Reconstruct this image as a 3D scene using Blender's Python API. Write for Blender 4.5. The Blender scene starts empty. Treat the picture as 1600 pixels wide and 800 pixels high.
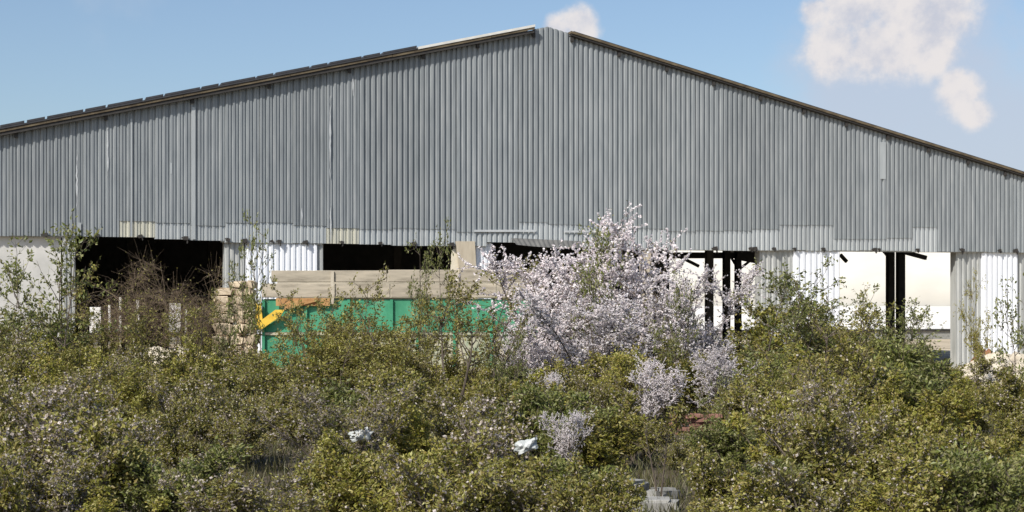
import bpy, bmesh, math, random
import numpy as np
from mathutils import Vector

SC = bpy.context.scene
COL = SC.collection
R = math.radians

# ------------------------------------------------------------------ camera
EYE = 2.0
F = 2400.0          # focal length in photograph pixels (1600 wide)
HZ = 485.0          # horizon row in the photograph
cam = bpy.data.cameras.new('camera')
cam.sensor_width = 36.0
cam.lens = 36.0 * F / 1600.0
cam.shift_y = (HZ - 400.0) / 1600.0
cam.clip_end = 3000
camo = bpy.data.objects.new('camera', cam)
camo.location = (0, 0, EYE)
camo.rotation_euler = (R(90), 0, 0)
COL.objects.link(camo)
SC.camera = camo

# ------------------------------------------------------------------ light
TH = R(17.7)                                   # yaw of the shed's gable wall
UD = Vector((math.cos(TH), math.sin(TH), 0))   # along the gable
VD = Vector((-math.sin(TH), math.cos(TH), 0))  # into the building
SUN_EL = R(42)
sun_h = (-VD * math.cos(R(56)) - UD * math.sin(R(56)))
SUN_AZ = math.atan2(sun_h.x, sun_h.y)
to_sun = Vector((sun_h.x * math.cos(SUN_EL), sun_h.y * math.cos(SUN_EL), math.sin(SUN_EL)))
sl = bpy.data.lights.new('sun', 'SUN')
sl.energy = 5.0
sl.angle = R(0.5)
sl.color = (1.0, 0.95, 0.87)
so = bpy.data.objects.new('sun', sl)
so.rotation_euler = to_sun.to_track_quat('Z', 'Y').to_euler()
so.location = (0, 0, 60)
COL.objects.link(so)

SC.view_settings.view_transform = 'Standard'
SC.view_settings.look = 'None'
SC.view_settings.gamma = 1
SC.view_settings.use_curve_mapping = False
SC.view_settings.exposure = 0.22
SC.cycles.max_bounces = 6
SC.cycles.diffuse_bounces = 3
SC.cycles.transmission_bounces = 3
SC.cycles.glossy_bounces = 2


def pxdir(px, py):
    v = Vector(((px - 800) / F, 1.0, (HZ - py) / F))
    return v.normalized()


def build_world():
    w = bpy.data.worlds.new('World')
    SC.world = w
    w.use_nodes = True
    nt = w.node_tree
    N, L = nt.nodes, nt.links
    N.clear()
    out = N.new('ShaderNodeOutputWorld')
    sky = N.new('ShaderNodeTexSky')
    sky.sky_type = 'NISHITA'
    sky.sun_disc = False
    sky.sun_elevation = SUN_EL
    sky.sun_rotation = SUN_AZ
    sky.air_density = 1.0
    sky.dust_density = 1.6
    sky.ozone_density = 2.4
    bg = N.new('ShaderNodeBackground')
    bg.inputs['Strength'].default_value = 0.118
    L.new(sky.outputs[0], bg.inputs['Color'])
    tc = N.new('ShaderNodeTexCoord')

    def noise(scale, detail, rough=0.55, off=(0, 0, 0)):
        n = N.new('ShaderNodeTexNoise')
        n.inputs['Scale'].default_value = scale
        n.inputs['Detail'].default_value = detail
        n.inputs['Roughness'].default_value = rough
        a = N.new('ShaderNodeVectorMath')
        a.operation = 'ADD'
        a.inputs[1].default_value = off
        L.new(tc.outputs['Generated'], a.inputs[0])
        L.new(a.outputs[0], n.inputs['Vector'])
        return n.outputs['Fac']

    def m(op, a, b=None, c=None):
        n = N.new('ShaderNodeMath')
        n.operation = op
        for i, v in enumerate((a, b, c)):
            if v is None:
                continue
            if isinstance(v, (int, float)):
                n.inputs[i].default_value = v
            else:
                L.new(v, n.inputs[i])
        return n.outputs[0]

    def smooth(v, a, b):
        n = N.new('ShaderNodeMapRange')
        n.interpolation_type = 'SMOOTHSTEP'
        n.inputs['From Min'].default_value = a
        n.inputs['From Max'].default_value = b
        L.new(v, n.inputs['Value'])
        return n.outputs['Result']

    def lobes(items):
        cur = None
        for px, py, r in items:
            d = N.new('ShaderNodeVectorMath')
            d.operation = 'DISTANCE'
            L.new(tc.outputs['Generated'], d.inputs[0])
            d.inputs[1].default_value = pxdir(px, py)
            v = m('SUBTRACT', 1.0, m('MULTIPLY', d.outputs['Value'], F / r))
            cur = v if cur is None else m('SMOOTH_MAX', cur, v, 0.22)
        return cur
    n1 = noise(34, 7, 0.6)
    n2 = noise(90, 5, 0.55, (3, 1, 2))
    nb = noise(12, 4, 0.5, (7, 0, 1))
    # loose fair-weather cloud over the rest of the sky
    wide = noise(3.2, 6, 0.55, (4.3, 2.1, 0.4))
    wide_m = smooth(wide, 0.60, 0.74)
    puff = lobes([(1272, 18, 30), (1335, 10, 78), (1410, 0, 92), (1440, 45, 70), (1305, 72, 62), (1365, 70, 66),
                  (1400, 84, 52), (1455, 78, 50), (1470, 20, 60), (1500, 146, 40), (1492, 128, 26), (1524, 176, 30),
                  (905, 40, 40), (868, 50, 32)])
    pv = m('ADD', puff, m('MULTIPLY', m('SUBTRACT', n1, 0.5), 1.3))
    pv = m('ADD', pv, m('MULTIPLY', m('SUBTRACT', n2, 0.5), 0.5))
    puff_m = m('MULTIPLY', smooth(pv, -0.05, 0.6), 0.93)
    veil = lobes([(1400, 130, 190), (1500, 200, 210), (1580, 230, 170), (1330, 150, 120), (1440, 60, 150)])
    vv = m('ADD', veil, m('MULTIPLY', m('SUBTRACT', n1, 0.5), 0.9))
    veil_m = m('MULTIPLY', smooth(vv, -0.15, 0.75), 0.75)
    # colours
    shade = smooth(m('ADD', m('ADD', n1, m('MULTIPLY', m('SUBTRACT', n2, 0.5), 0.6)), m('MULTIPLY', m('SUBTRACT', nb, 0.5), 0.5)), 0.22, 0.66)
    mixc = N.new('ShaderNodeMix')
    mixc.data_type = 'RGBA'
    mixc.inputs['A'].default_value = (0.54, 0.56, 0.64, 1)
    mixc.inputs['B'].default_value = (0.78, 0.74, 0.73, 1)
    L.new(shade, mixc.inputs['Factor'])
    bgp = N.new('ShaderNodeBackground')
    L.new(mixc.outputs['Result'], bgp.inputs['Color'])
    bgp.inputs['Strength'].default_value = 0.92
    bgv = N.new('ShaderNodeBackground')
    bgv.inputs['Color'].default_value = (0.50, 0.55, 0.66, 1)
    bgv.inputs['Strength'].default_value = 0.92

    def mix(f, a, b):
        n = N.new('ShaderNodeMixShader')
        L.new(f, n.inputs[0])
        L.new(a, n.inputs[1])
        L.new(b, n.inputs[2])
        return n.outputs[0]
    s = mix(m('MULTIPLY', wide_m, 0.45), bg.outputs[0], bgp.outputs[0])
    s = mix(veil_m, s, bgv.outputs[0])
    s = mix(puff_m, s, bgp.outputs[0])
    L.new(s, out.inputs['Surface'])


build_world()

# ------------------------------------------------------------------ helpers
P0 = Vector(((855 - 800) / F * 48.0, 48.0, 0))   # ground point under the ridge


def uz(px, py, v=0.0):
    """pixel -> (u, z) on the plane at depth v in the shed's own frame"""
    dx = (px - 800) / F
    d = (v + P0.dot(VD)) / (dx * VD.x + VD.y)
    p = Vector((dx * d, d, 0)) - P0
    return p.dot(UD), EYE + (HZ - py) / F * d


def ground_at(px, d):
    return ((px - 800) / F * d, d)


def z_at(py, d):
    return EYE + (HZ - py) / F * d


def tag(o, label=None, cat=None, group=None, kind=None):
    if label:
        o['label'] = label
    if cat:
        o['category'] = cat
    if group:
        o['group'] = group
    if kind:
        o['kind'] = kind
    return o


def empty(name, loc=(0, 0, 0), rz=0.0):
    o = bpy.data.objects.new(name, None)
    o.location = loc
    o.rotation_euler = (0, 0, rz)
    o.empty_display_size = 0.3
    COL.objects.link(o)
    return o


def mesh_np(name, V, Fc, mat, smooth=False):
    me = bpy.data.meshes.new(name)
    me.from_pydata([tuple(v) for v in V] if not isinstance(V, np.ndarray) else V.tolist(), [],
                   Fc.tolist() if isinstance(Fc, np.ndarray) else Fc)
    me.materials.append(mat)
    if smooth:
        me.polygons.foreach_set('use_smooth', [True] * len(me.polygons))
    me.update()
    return me


def link(name, me, parent=None):
    o = bpy.data.objects.new(name, me)
    COL.objects.link(o)
    if parent:
        o.parent = parent
    return o


class MB:
    """collects shapes for one mesh object"""

    def __init__(self):
        self.v, self.f = [], []

    def quadbox(self, c):
        b = len(self.v)
        self.v += [tuple(p) for p in c]
        for q in ((0, 3, 2, 1), (4, 5, 6, 7), (0, 1, 5, 4), (1, 2, 6, 5), (2, 3, 7, 6), (3, 0, 4, 7)):
            self.f.append([b + i for i in q])
        return self

    def box(self, x0, x1, y0, y1, z0, z1):
        return self.quadbox([(x0, y0, z0), (x1, y0, z0), (x1, y1, z0), (x0, y1, z0),
                             (x0, y0, z1), (x1, y0, z1), (x1, y1, z1), (x0, y1, z1)])

    def bar(self, a, b, w, h):
        """rectangular bar from a to b"""
        a, b = Vector(a), Vector(b)
        d = (b - a).normalized()
        s = d.cross(Vector((0, 1, 0)))
        if s.length < 0.1:
            s = d.cross(Vector((1, 0, 0)))
        s.normalize()
        t = d.cross(s)
        s, t = s * w / 2, t * h / 2
        return self.quadbox([a - s - t, a + s - t, a + s + t, a - s + t, b - s - t, b + s - t, b + s + t, b - s + t])

    def tube(self, pts, rads, k=6):
        pts = [Vector(p) for p in pts]
        b0 = len(self.v)
        for i, p in enumerate(pts):
            d = (pts[min(i + 1, len(pts) - 1)] - pts[max(i - 1, 0)]).normalized()
            s = d.cross(Vector((0.31, 0.17, 0.93)))
            if s.length < 0.05:
                s = d.cross(Vector((1, 0, 0)))
            s.normalize()
            t = d.cross(s)
            for j in range(k):
                a = 2 * math.pi * j / k
                self.v.append(tuple(p + (s * math.cos(a) + t * math.sin(a)) * rads[i]))
        for i in range(len(pts) - 1):
            for j in range(k):
                a, b = b0 + i * k + j, b0 + i * k + (j + 1) % k
                self.f.append([a, b, b + k, a + k])
        self.f.append([b0 + j for j in range(k)][::-1])
        e = b0 + (len(pts) - 1) * k
        self.f.append([e + j for j in range(k)])
        return self

    def mesh(self, name, mat, smooth=False):
        return mesh_np(name, self.v, self.f, mat, smooth)

    def build(self, name, mat, parent=None, smooth=False, bevel=0):
        o = link(name, self.mesh(name, mat, smooth), parent)
        if bevel:
            bv = o.modifiers.new('bevel', 'BEVEL')
            bv.width = bevel
            bv.segments = 1
        return o


# ------------------------------------------------------------------ materials
def new_mat(name):
    m = bpy.data.materials.new(name)
    m.use_nodes = True
    nt = m.node_tree
    return m, nt.nodes, nt.links, nt.nodes['Principled BSDF']


def ramp(N, stops):
    r = N.new('ShaderNodeValToRGB')
    e = r.color_ramp.elements
    while len(e) > 1:
        e.remove(e[-1])
    e[0].position, e[0].color = stops[0][0], (*stops[0][1], 1)
    for p, c in stops[1:]:
        x = e.new(p)
        x.color = (*c, 1)
    return r


def surf(name, c1, c2, scale=4, rough=0.7, stretch=(1, 1, 1), metal=0.0, c3=None, bump=0.0, objvar=0.0, detail=6, lo=0.3, hi=0.7, spec=0.4):
    m, N, L, B = new_mat(name)
    tc = N.new('ShaderNodeTexCoord')
    mp = N.new('ShaderNodeMapping')
    mp.inputs['Scale'].default_value = stretch
    L.new(tc.outputs['Object'], mp.inputs['Vector'])
    n = N.new('ShaderNodeTexNoise')
    n.inputs['Scale'].default_value = scale
    n.inputs['Detail'].default_value = detail
    n.inputs['Roughness'].default_value = 0.62
    L.new(mp.outputs[0], n.inputs['Vector'])
    st = [(lo, c1), (hi, c2)] if c3 is None else [(lo, c1), ((lo + hi) / 2, c2), (hi + 0.05, c3)]
    r = ramp(N, st)
    L.new(n.outputs['Fac'], r.inputs['Fac'])
    col = r.outputs['Color']
    if objvar:
        oi = N.new('ShaderNodeObjectInfo')
        mr = N.new('ShaderNodeMapRange')
        mr.inputs['To Min'].default_value = 1 - objvar
        mr.inputs['To Max'].default_value = 1 + objvar
        L.new(oi.outputs['Random'], mr.inputs['Value'])
        h = N.new('ShaderNodeHueSaturation')
        L.new(col, h.inputs['Color'])
        L.new(mr.outputs[0], h.inputs['Value'])
        col = h.outputs['Color']
    L.new(col, B.inputs['Base Color'])
    B.inputs['Roughness'].default_value = rough
    B.inputs['Metallic'].default_value = metal
    B.inputs['Specular IOR Level'].default_value = spec
    if bump:
        b = N.new('ShaderNodeBump')
        b.inputs['Strength'].default_value = bump
        b.inputs['Distance'].default_value = 0.02
        L.new(n.outputs['Fac'], b.inputs['Height'])
        L.new(b.outputs[0], B.inputs['Normal'])
    return m


def leaf_mat(name, cols, transl=0.30, rough=0.5):
    m, N, L, B = new_mat(name)
    g = N.new('ShaderNodeNewGeometry')
    r = ramp(N, [(i / (len(cols) - 1), c) for i, c in enumerate(cols)])
    oi = N.new('ShaderNodeObjectInfo')
    L.new(g.outputs['Random Per Island'], r.inputs['Fac'])
    mr = N.new('ShaderNodeMapRange')
    mr.inputs['To Min'].default_value = 0.82
    mr.inputs['To Max'].default_value = 1.18
    L.new(oi.outputs['Random'], mr.inputs['Value'])
    h = N.new('ShaderNodeHueSaturation')
    L.new(r.outputs['Color'], h.inputs['Color'])
    L.new(mr.outputs[0], h.inputs['Value'])
    L.new(h.outputs['Color'], B.inputs['Base Color'])
    B.inputs['Roughness'].default_value = rough
    B.inputs['Specular IOR Level'].default_value = 0.5
    t = N.new('ShaderNodeBsdfTranslucent')
    L.new(h.outputs['Color'], t.inputs['Color'])
    mx = N.new('ShaderNodeMixShader')
    mx.inputs[0].default_value = transl
    L.new(B.outputs[0], mx.inputs[1])
    L.new(t.outputs[0], mx.inputs[2])
    L.new(mx.outputs[0], N['Material Output'].inputs['Surface'])
    return m


M = {}
M['zinc'] = surf('weathered_zinc', (0.175, 0.194, 0.208), (0.225, 0.246, 0.259), 2.2, 0.6, (2.6, 1, 0.30), 0.05, (0.285, 0.304, 0.313), objvar=0.08, spec=0.3, bump=0.15)
M['zinc_light'] = surf('pale_zinc', (0.33, 0.355, 0.368), (0.42, 0.445, 0.452), 2.5, 0.5, (1.5, 1, 0.4), 0.2, objvar=0.09)
M['zinc_cream'] = surf('creamy_zinc', (0.42, 0.42, 0.36), (0.52, 0.51, 0.43), 3, 0.5, (1.5, 1, 0.5), 0.1)
M['pier_zinc'] = surf('pier_zinc', (0.27, 0.28, 0.27), (0.37, 0.38, 0.37), 1.5, 0.55, (2, 2, 0.4), 0.15, (0.44, 0.45, 0.44))
M['white_sheet'] = surf('white_sheet', (0.66, 0.69, 0.74), (0.78, 0.80, 0.84), 1.6, 0.45, (2, 1, 0.3), 0.0)
M['plaster'] = surf('plaster', (0.42, 0.42, 0.40), (0.58, 0.57, 0.55), 1.2, 0.9, (1, 1, 1), bump=0.2)
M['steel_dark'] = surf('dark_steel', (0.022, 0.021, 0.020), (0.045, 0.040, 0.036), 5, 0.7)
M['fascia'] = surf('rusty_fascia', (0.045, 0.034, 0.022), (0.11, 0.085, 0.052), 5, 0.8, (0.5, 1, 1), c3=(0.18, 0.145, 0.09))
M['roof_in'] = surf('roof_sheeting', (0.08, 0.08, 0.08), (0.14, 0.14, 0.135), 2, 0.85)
M['back_wall'] = surf('dark_wall', (0.05, 0.05, 0.05), (0.09, 0.088, 0.085), 2, 0.9)  # wall colour kept near black to deepen the shade inside the shed
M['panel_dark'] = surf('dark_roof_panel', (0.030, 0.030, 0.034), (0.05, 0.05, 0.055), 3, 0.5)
M['roof_edge'] = surf('white_roof_edge', (0.50, 0.50, 0.47), (0.68, 0.67, 0.63), 2, 0.7)
M['strip'] = surf('bright_strip', (0.40, 0.42, 0.435), (0.52, 0.54, 0.55), 6, 0.5, metal=0.1)
M['ply'] = surf('weathered_board', (0.40, 0.345, 0.26), (0.52, 0.46, 0.36), 3, 0.85, (4, 1, 0.5))
M['cream_board'] = surf('cream_board', (0.62, 0.56, 0.44), (0.72, 0.66, 0.53), 3, 0.85)
M['tarp'] = surf('cream_membrane', (0.60, 0.575, 0.51), (0.67, 0.645, 0.58), 0.6, 0.7, (0.3, 1, 1))
M['tarp_white'] = surf('white_skirt', (0.84, 0.84, 0.83), (0.88, 0.88, 0.87), 0.6, 0.6)
M['old_block'] = surf('old_block', (0.17, 0.15, 0.11), (0.30, 0.27, 0.21), 7, 0.92, bump=0.4, objvar=0.15)
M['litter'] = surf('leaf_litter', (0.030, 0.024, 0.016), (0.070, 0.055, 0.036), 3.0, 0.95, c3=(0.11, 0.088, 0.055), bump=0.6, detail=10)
M['concrete'] = surf('concrete', (0.17, 0.17, 0.155), (0.32, 0.315, 0.295), 7, 0.9, bump=0.4, objvar=0.1)
M['stone'] = surf('pale_stone', (0.36, 0.29, 0.20), (0.56, 0.47, 0.35), 5, 0.92, bump=0.5, objvar=0.16)
M['brick'] = surf('red_brick', (0.16, 0.075, 0.055), (0.27, 0.145, 0.11), 9, 0.9, bump=0.4, objvar=0.2)
M['bag'] = surf('white_plastic', (0.30, 0.33, 0.32), (0.50, 0.51, 0.50), 6, 0.4)
M['green'] = surf('green_paint', (0.028, 0.185, 0.100), (0.055, 0.255, 0.145), 2.0, 0.55, (1, 1, 0.5), c3=(0.20, 0.27, 0.18), hi=0.74, lo=0.36, objvar=0.08)
M['green_worn'] = surf('worn_green_paint', (0.11, 0.24, 0.15), (0.32, 0.33, 0.24), 1.6, 0.75, (1.2, 1, 0.6), c3=(0.42, 0.37, 0.28), lo=0.34, hi=0.60)
M['plank'] = surf('grey_plank', (0.20, 0.175, 0.135), (0.32, 0.285, 0.225), 3, 0.88, (0.5, 3, 3), c3=(0.42, 0.37, 0.29), objvar=0.12)
M['yellow'] = surf('yellow_paint', (0.55, 0.33, 0.03), (0.72, 0.50, 0.06), 7, 0.55)
M['rust'] = surf('rusty_band', (0.26, 0.12, 0.045), (0.46, 0.29, 0.12), 5, 0.85)
M['rail'] = surf('pale_rail', (0.30, 0.25, 0.19), (0.46, 0.42, 0.34), 5, 0.8)
M['rubber'] = surf('tyre_rubber', (0.018, 0.017, 0.016), (0.035, 0.033, 0.030), 8, 0.9)
M['bark'] = surf('bark', (0.060, 0.047, 0.036), (0.125, 0.100, 0.078), 14, 0.9, (1, 1, 0.4))
M['twig'] = surf('grey_twig', (0.105, 0.085, 0.068), (0.20, 0.168, 0.135), 14, 0.9)
M['deadwood'] = surf('dead_wood', (0.09, 0.062, 0.042), (0.19, 0.145, 0.10), 10, 0.9)
M['red_soil'] = surf('red_soil', (0.16, 0.07, 0.035), (0.26, 0.13, 0.07), 8, 0.95, bump=0.4)
M['sand'] = surf('pale_sand', (0.30, 0.25, 0.185), (0.50, 0.44, 0.34), 4, 0.95, bump=0.9, c3=(0.58, 0.53, 0.44), detail=10)
M['ground'] = surf('yard_ground', (0.20, 0.165, 0.11), (0.42, 0.35, 0.25), 0.35, 0.95, c3=(0.52, 0.45, 0.33), bump=0.3, detail=9)
M['grass'] = leaf_mat('dry_grass', [(0.085, 0.075, 0.030), (0.065, 0.075, 0.020), (0.12, 0.10, 0.05), (0.05, 0.062, 0.018)], 0.2)
M['leaf_olive'] = leaf_mat('olive_leaf', [(0.172, 0.174, 0.026), (0.224, 0.215, 0.036), (0.121, 0.128, 0.024), (0.27, 0.244, 0.054), (0.172, 0.128, 0.034), (0.414, 0.383, 0.148)])
M['leaf_yellow'] = leaf_mat('yellow_green_leaf', [(0.198, 0.202, 0.025), (0.264, 0.25, 0.034), (0.143, 0.153, 0.023), (0.308, 0.278, 0.057), (0.209, 0.156, 0.034), (0.44, 0.411, 0.161)])
M['leaf_green'] = leaf_mat('green_leaf', [(0.118, 0.145, 0.031), (0.162, 0.187, 0.039), (0.09, 0.109, 0.027), (0.207, 0.221, 0.06), (0.146, 0.136, 0.039), (0.336, 0.339, 0.154)])
M['leaf_brown'] = leaf_mat('brownish_leaf', [(0.181, 0.168, 0.03), (0.23, 0.207, 0.041), (0.131, 0.137, 0.028), (0.198, 0.144, 0.045), (0.274, 0.267, 0.065), (0.304, 0.292, 0.093)])
M['blossom'] = leaf_mat('blossom', [(0.80, 0.75, 0.76), (0.86, 0.84, 0.84), (0.74, 0.65, 0.67), (0.88, 0.87, 0.87)], 0.4, 0.7)
M['blossom_bit'] = leaf_mat('old_blossom', [(0.46, 0.40, 0.37), (0.62, 0.57, 0.53), (0.34, 0.27, 0.22)], 0.3, 0.8)

# ------------------------------------------------------------------ ground
g = MB()
g.v = [(-900, -60, 0), (900, -60, 0), (900, 1800, 0), (-900, 1800, 0)]
g.f = [[0, 1, 2, 3]]
tag(g.build('ground', M['ground']), kind='structure')
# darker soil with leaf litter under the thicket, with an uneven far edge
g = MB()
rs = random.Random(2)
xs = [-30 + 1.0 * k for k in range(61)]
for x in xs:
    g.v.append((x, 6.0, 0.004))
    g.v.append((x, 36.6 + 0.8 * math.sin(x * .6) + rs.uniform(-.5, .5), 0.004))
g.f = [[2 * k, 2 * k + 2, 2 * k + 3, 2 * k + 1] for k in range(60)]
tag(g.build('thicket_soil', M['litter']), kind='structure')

# ------------------------------------------------------------------ shed
shed = empty('metal_shed', P0, TH)
tag(shed, 'large grey corrugated metal shed with a low-pitched gable roof', 'shed')
HALF = 23.0
SL = 0.238
RZ = uz(855, 41)[1]            # top of the cladding at the ridge
DEPTH = 34.0
rs = random.Random(5)


def rake(u):
    return RZ - SL * abs(u)


def bottom_py(px):
    xs = [-400, 0, 200, 300, 400, 500, 700, 760, 900, 1040, 1200, 1600, 2200]
    ys = [362, 368, 371, 375, 379, 381, 384, 386, 388, 390, 391, 394, 400]
    return float(np.interp(px, xs, ys))


def u_to_px(u, v=0.0):
    p = P0 + UD * u + VD * v
    return 800 + F * p.x / p.y


PROF = {
    'fine': [(0.0, 0.0), (0.26, 0.0), (0.40, -1.0), (0.86, -1.0), (1.0, 0.0)],
    'wide': [(0.0, 0.0), (0.14, 0.0), (0.22, -1.0), (0.50, -1.0), (0.56, -0.55), (0.90, -0.55), (1.0, 0.0)],
}


def corrugated(u0, u1, ribs, prof, depth, v, zb, zt):
    """folded sheet from u0 to u1; zb, zt are functions of u"""
    V, Fc = [], []
    w = (u1 - u0) / ribs
    pts = []
    for i in range(ribs):
        for (a, h) in (PROF[prof] if i == ribs - 1 else PROF[prof][:-1]):
            pts.append((u0 + (i + a) * w, v + h * depth))
    for (u, vv) in pts:
        V.append((u, vv, zb(u)))
        V.append((u, vv, zt(u)))
    for i in range(len(pts) - 1):
        Fc.append([2 * i, 2 * i + 2, 2 * i + 3, 2 * i + 1])
    return V, Fc


STEP = [(210, 254, 345, 'cream'), (254, 300, 348, 'l'), (300, 346, 353, 'l'), (346, 410, 348, 'l'), (410, 472, 349, 'l'), (472, 520, 352, 'l'),
        (520, 562, 356, 'cream'), (562, 700, 358, 'l'), (700, 815, 364, 'l'), (815, 856, 348, 'l'), (856, 895, 352, 'l'), (895, 960, 354, 'l'),
        (960, 1060, 357, 'l'), (1060, 1170, 361, 'l'), (1170, 1206, 358, 'l'), (1206, 1280, 352, 'l'), (1280, 1315, 369, 'l'), (1315, 1425, 373, 'l'),
        (1425, 1462, 356, 'l')]


def step_at(px):
    for a, b, y, k in STEP:
        if a <= px < b:
            return y, k
    return None, None


def part(name, V, Fc, mat, parent=shed):
    return link(name, mesh_np(name, V, Fc, mat), parent)


# gable cladding, sheet by sheet
u = -HALF
i = 0
while u < HALF - 0.01:
    w = 1.0
    u1 = min(u + w, HALF)
    px = u_to_px((u + u1) / 2)
    wide = px < 545
    ribs, prof, dep = (5, 'wide', 0.046) if wide else (6, 'fine', 0.046)
    jit = rs.uniform(-0.02, 0.02)
    zb0 = uz(px, bottom_py(px))[1] + jit
    y, k = step_at(px)
    top = (lambda x: rake(x) - (0.02 if -0.5 < x < 0.72 else 0.06))
    voff = -0.012 - 0.006 * (i % 2)
    # the sheet that covers the ridge is cut at the ridge so that the peak stays sharp
    cuts = [(u, u1)]
    for (a, b) in cuts:
        rr = ribs
        if y:
            zs = uz(px, y)[1] + rs.uniform(-0.02, 0.02)
            V, Fc = corrugated(a, b + 0.03, rr, prof, dep, voff, lambda x: zs, top)
            part('cladding_sheet', V, Fc, M['zinc'])
            torn = 775 < px < 925
            zl = zb0 + (0.16 if torn else 0.0)
            V, Fc = corrugated(a, b + 0.03, rr, prof, dep, voff + 0.022, lambda x: zl, lambda x: zs + 0.15)
            part('lower_sheet', V, Fc, M['zinc_cream'] if k == 'cream' else M['zinc_light'])
        else:
            V, Fc = corrugated(a, b + 0.03, rr, prof, dep, voff, lambda x: zb0, top)
            part('cladding_sheet', V, Fc, M['zinc'])
    u = u1
    i += 1

# flat cover strips and bright scuffed strips on the ribs
for (px, y0, y1, wpx, mk) in ((302, 168, 374, 6, 'zinc_light'), (205, 186, 370, 3, 'zinc_light'), (120, 235, 335, 4, 'strip'), (168, 200, 276, 4, 'strip'),
                              (515, 150, 280, 4, 'strip'), (551, 118, 150, 4, 'strip'), (471, 325, 350, 3, 'strip'), (1378, 222, 280, 9, 'zinc_light'),
                              (124, 348, 368, 5, 'zinc_light'), (267, 255, 272, 3, 'zinc_light'), (516, 320, 378, 3, 'strip')):
    ua, z1 = uz(px - wpx / 2, y0)
    ub, z0 = uz(px + wpx / 2, y1)
    z1 = min(z1, rake(ua) - 0.1)
    # a peeling strip with ragged edges
    n = max(4, int((z1 - z0) / 0.12)) if mk == 'strip' else 1
    V, Fc = [], []
    for k in range(n + 1):
        zz = z0 + (z1 - z0) * k / n
        e = 0 if n == 1 else (ub - ua) * 0.5
        tap = 1.0 if n == 1 else 0.35 + 0.65 * math.sin(math.pi * min(1, max(0, (k + .3) / (n + .6))))
        c, hw = (ua + ub) / 2, (ub - ua) / 2 * tap
        V += [(c - hw + rs.uniform(0, e * .7), -0.070, zz), (c + hw - rs.uniform(0, e * .7), -0.070, zz)]
    for k in range(n):
        Fc.append([2 * k, 2 * k + 1, 2 * k + 3, 2 * k + 2])
    o = part('cover_strip', V, Fc, M[mk])
    o.modifiers.new('thickness', 'SOLIDIFY').thickness = 0.006
for (a, b, y) in ((740, 836, 361), (880, 962, 362)):
    ua, za = uz(a, y)
    ub, zb = uz(b, y)
    MB().quadbox([(ua, -0.085, za - .03), (ub, -0.085, zb - .03), (ub, -0.068, zb - .03), (ua, -0.068, za - .03),
                  (ua, -0.085, za + .035), (ub, -0.085, zb + .035), (ub, -0.068, zb + .035), (ua, -0.068, za + .035)]).build('flashing_strip', M['strip'], shed)

# bottom angle rail behind the sheets and the little brackets that hang on it
for (a, b) in ((-60, 118), (345, 503), (980, 1660)):
    ua, za = uz(a, bottom_py(a) + 1)
    ub, zb = uz(b, bottom_py(b) + 1)
    MB().bar((ua, 0.06, za + 0.03), (ub, 0.06, zb + 0.03), 0.07, 0.08).build('bottom_rail', M['pier_zinc'], shed)
br = MB()
br.box(-0.05, 0.05, -0.11, -0.05, -0.05, 0.03)
br.box(-0.09, -0.05, -0.09, -0.06, -0.02, 0.01)
br.box(0.02, 0.045, -0.10, -0.045, -0.12, -0.05)
brm = br.mesh('bracket', M['steel_dark'])
for px in (70, 152, 219, 290, 356, 382, 424, 436, 477, 534, 594, 646, 705, 1054, 1116, 1172, 1178, 1208, 1240, 1285, 1365, 1372, 1432, 1502, 1560, 1585):
    uu, zz = uz(px, bottom_py(px) - 3)
    o = link('bracket', brm, shed)
    o.location = (uu, 0, zz)
    o.rotation_euler = (0, rs.uniform(-0.3, 0.3), 0)
    s = rs.uniform(0.8, 1.4)
    o.scale = (s, 1, s)

# torn flap of corrugated sheet bent inward over the middle doorway
ua, za = uz(797, 373)
ub, zb = uz(906, 378)
V, Fc = [], []
ribs = 14
for i in range(ribs * 2 + 1):
    t = i / (ribs * 2)
    h = 0.02 if i % 2 else -0.02
    uu = ua + (ub - ua) * t
    zz = za + (zb - za) * t
    V.append((uu, -0.10 + h, zz + 0.02))
    V.append((uu + 0.06 - 0.12 * t, -0.42 + h, zz - 0.20 - 0.04 * math.sin(t * 3)))
for i in range(ribs * 2):
    Fc.append([2 * i, 2 * i + 2, 2 * i + 3, 2 * i + 1])
part('torn_flap', V, Fc, M['roof_in'])

# roof: two slopes, each an inner deck plus the overhanging rake
for s, name in ((-1, 'l'), (1, 'r')):
    b = MB()
    x0, x1 = (-HALF - 0.6, 0.0) if s < 0 else (0.0, HALF + 0.6)
    za, zb = rake(x0), rake(x1)
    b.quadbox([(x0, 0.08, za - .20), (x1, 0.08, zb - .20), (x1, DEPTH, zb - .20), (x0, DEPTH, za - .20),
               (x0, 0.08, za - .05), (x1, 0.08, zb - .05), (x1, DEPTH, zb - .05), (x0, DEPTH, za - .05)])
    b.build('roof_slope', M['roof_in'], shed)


def rake_bar(name, ua, ub, v0, v1, lo, hi, mat):
    b = MB()
    za, zb = rake(ua), rake(ub)
    b.quadbox([(ua, v0, za + lo), (ub, v0, zb + lo), (ub, v1, zb + lo), (ua, v1, za + lo),
               (ua, v0, za + hi), (ub, v0, zb + hi), (ub, v1, zb + hi), (ua, v1, za + hi)])
    return b.build(name, mat, shed)


uL = uz(832, 50)[0]
uR = uz(889, 50)[0]
uW = uz(650, 80)[0]
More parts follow.
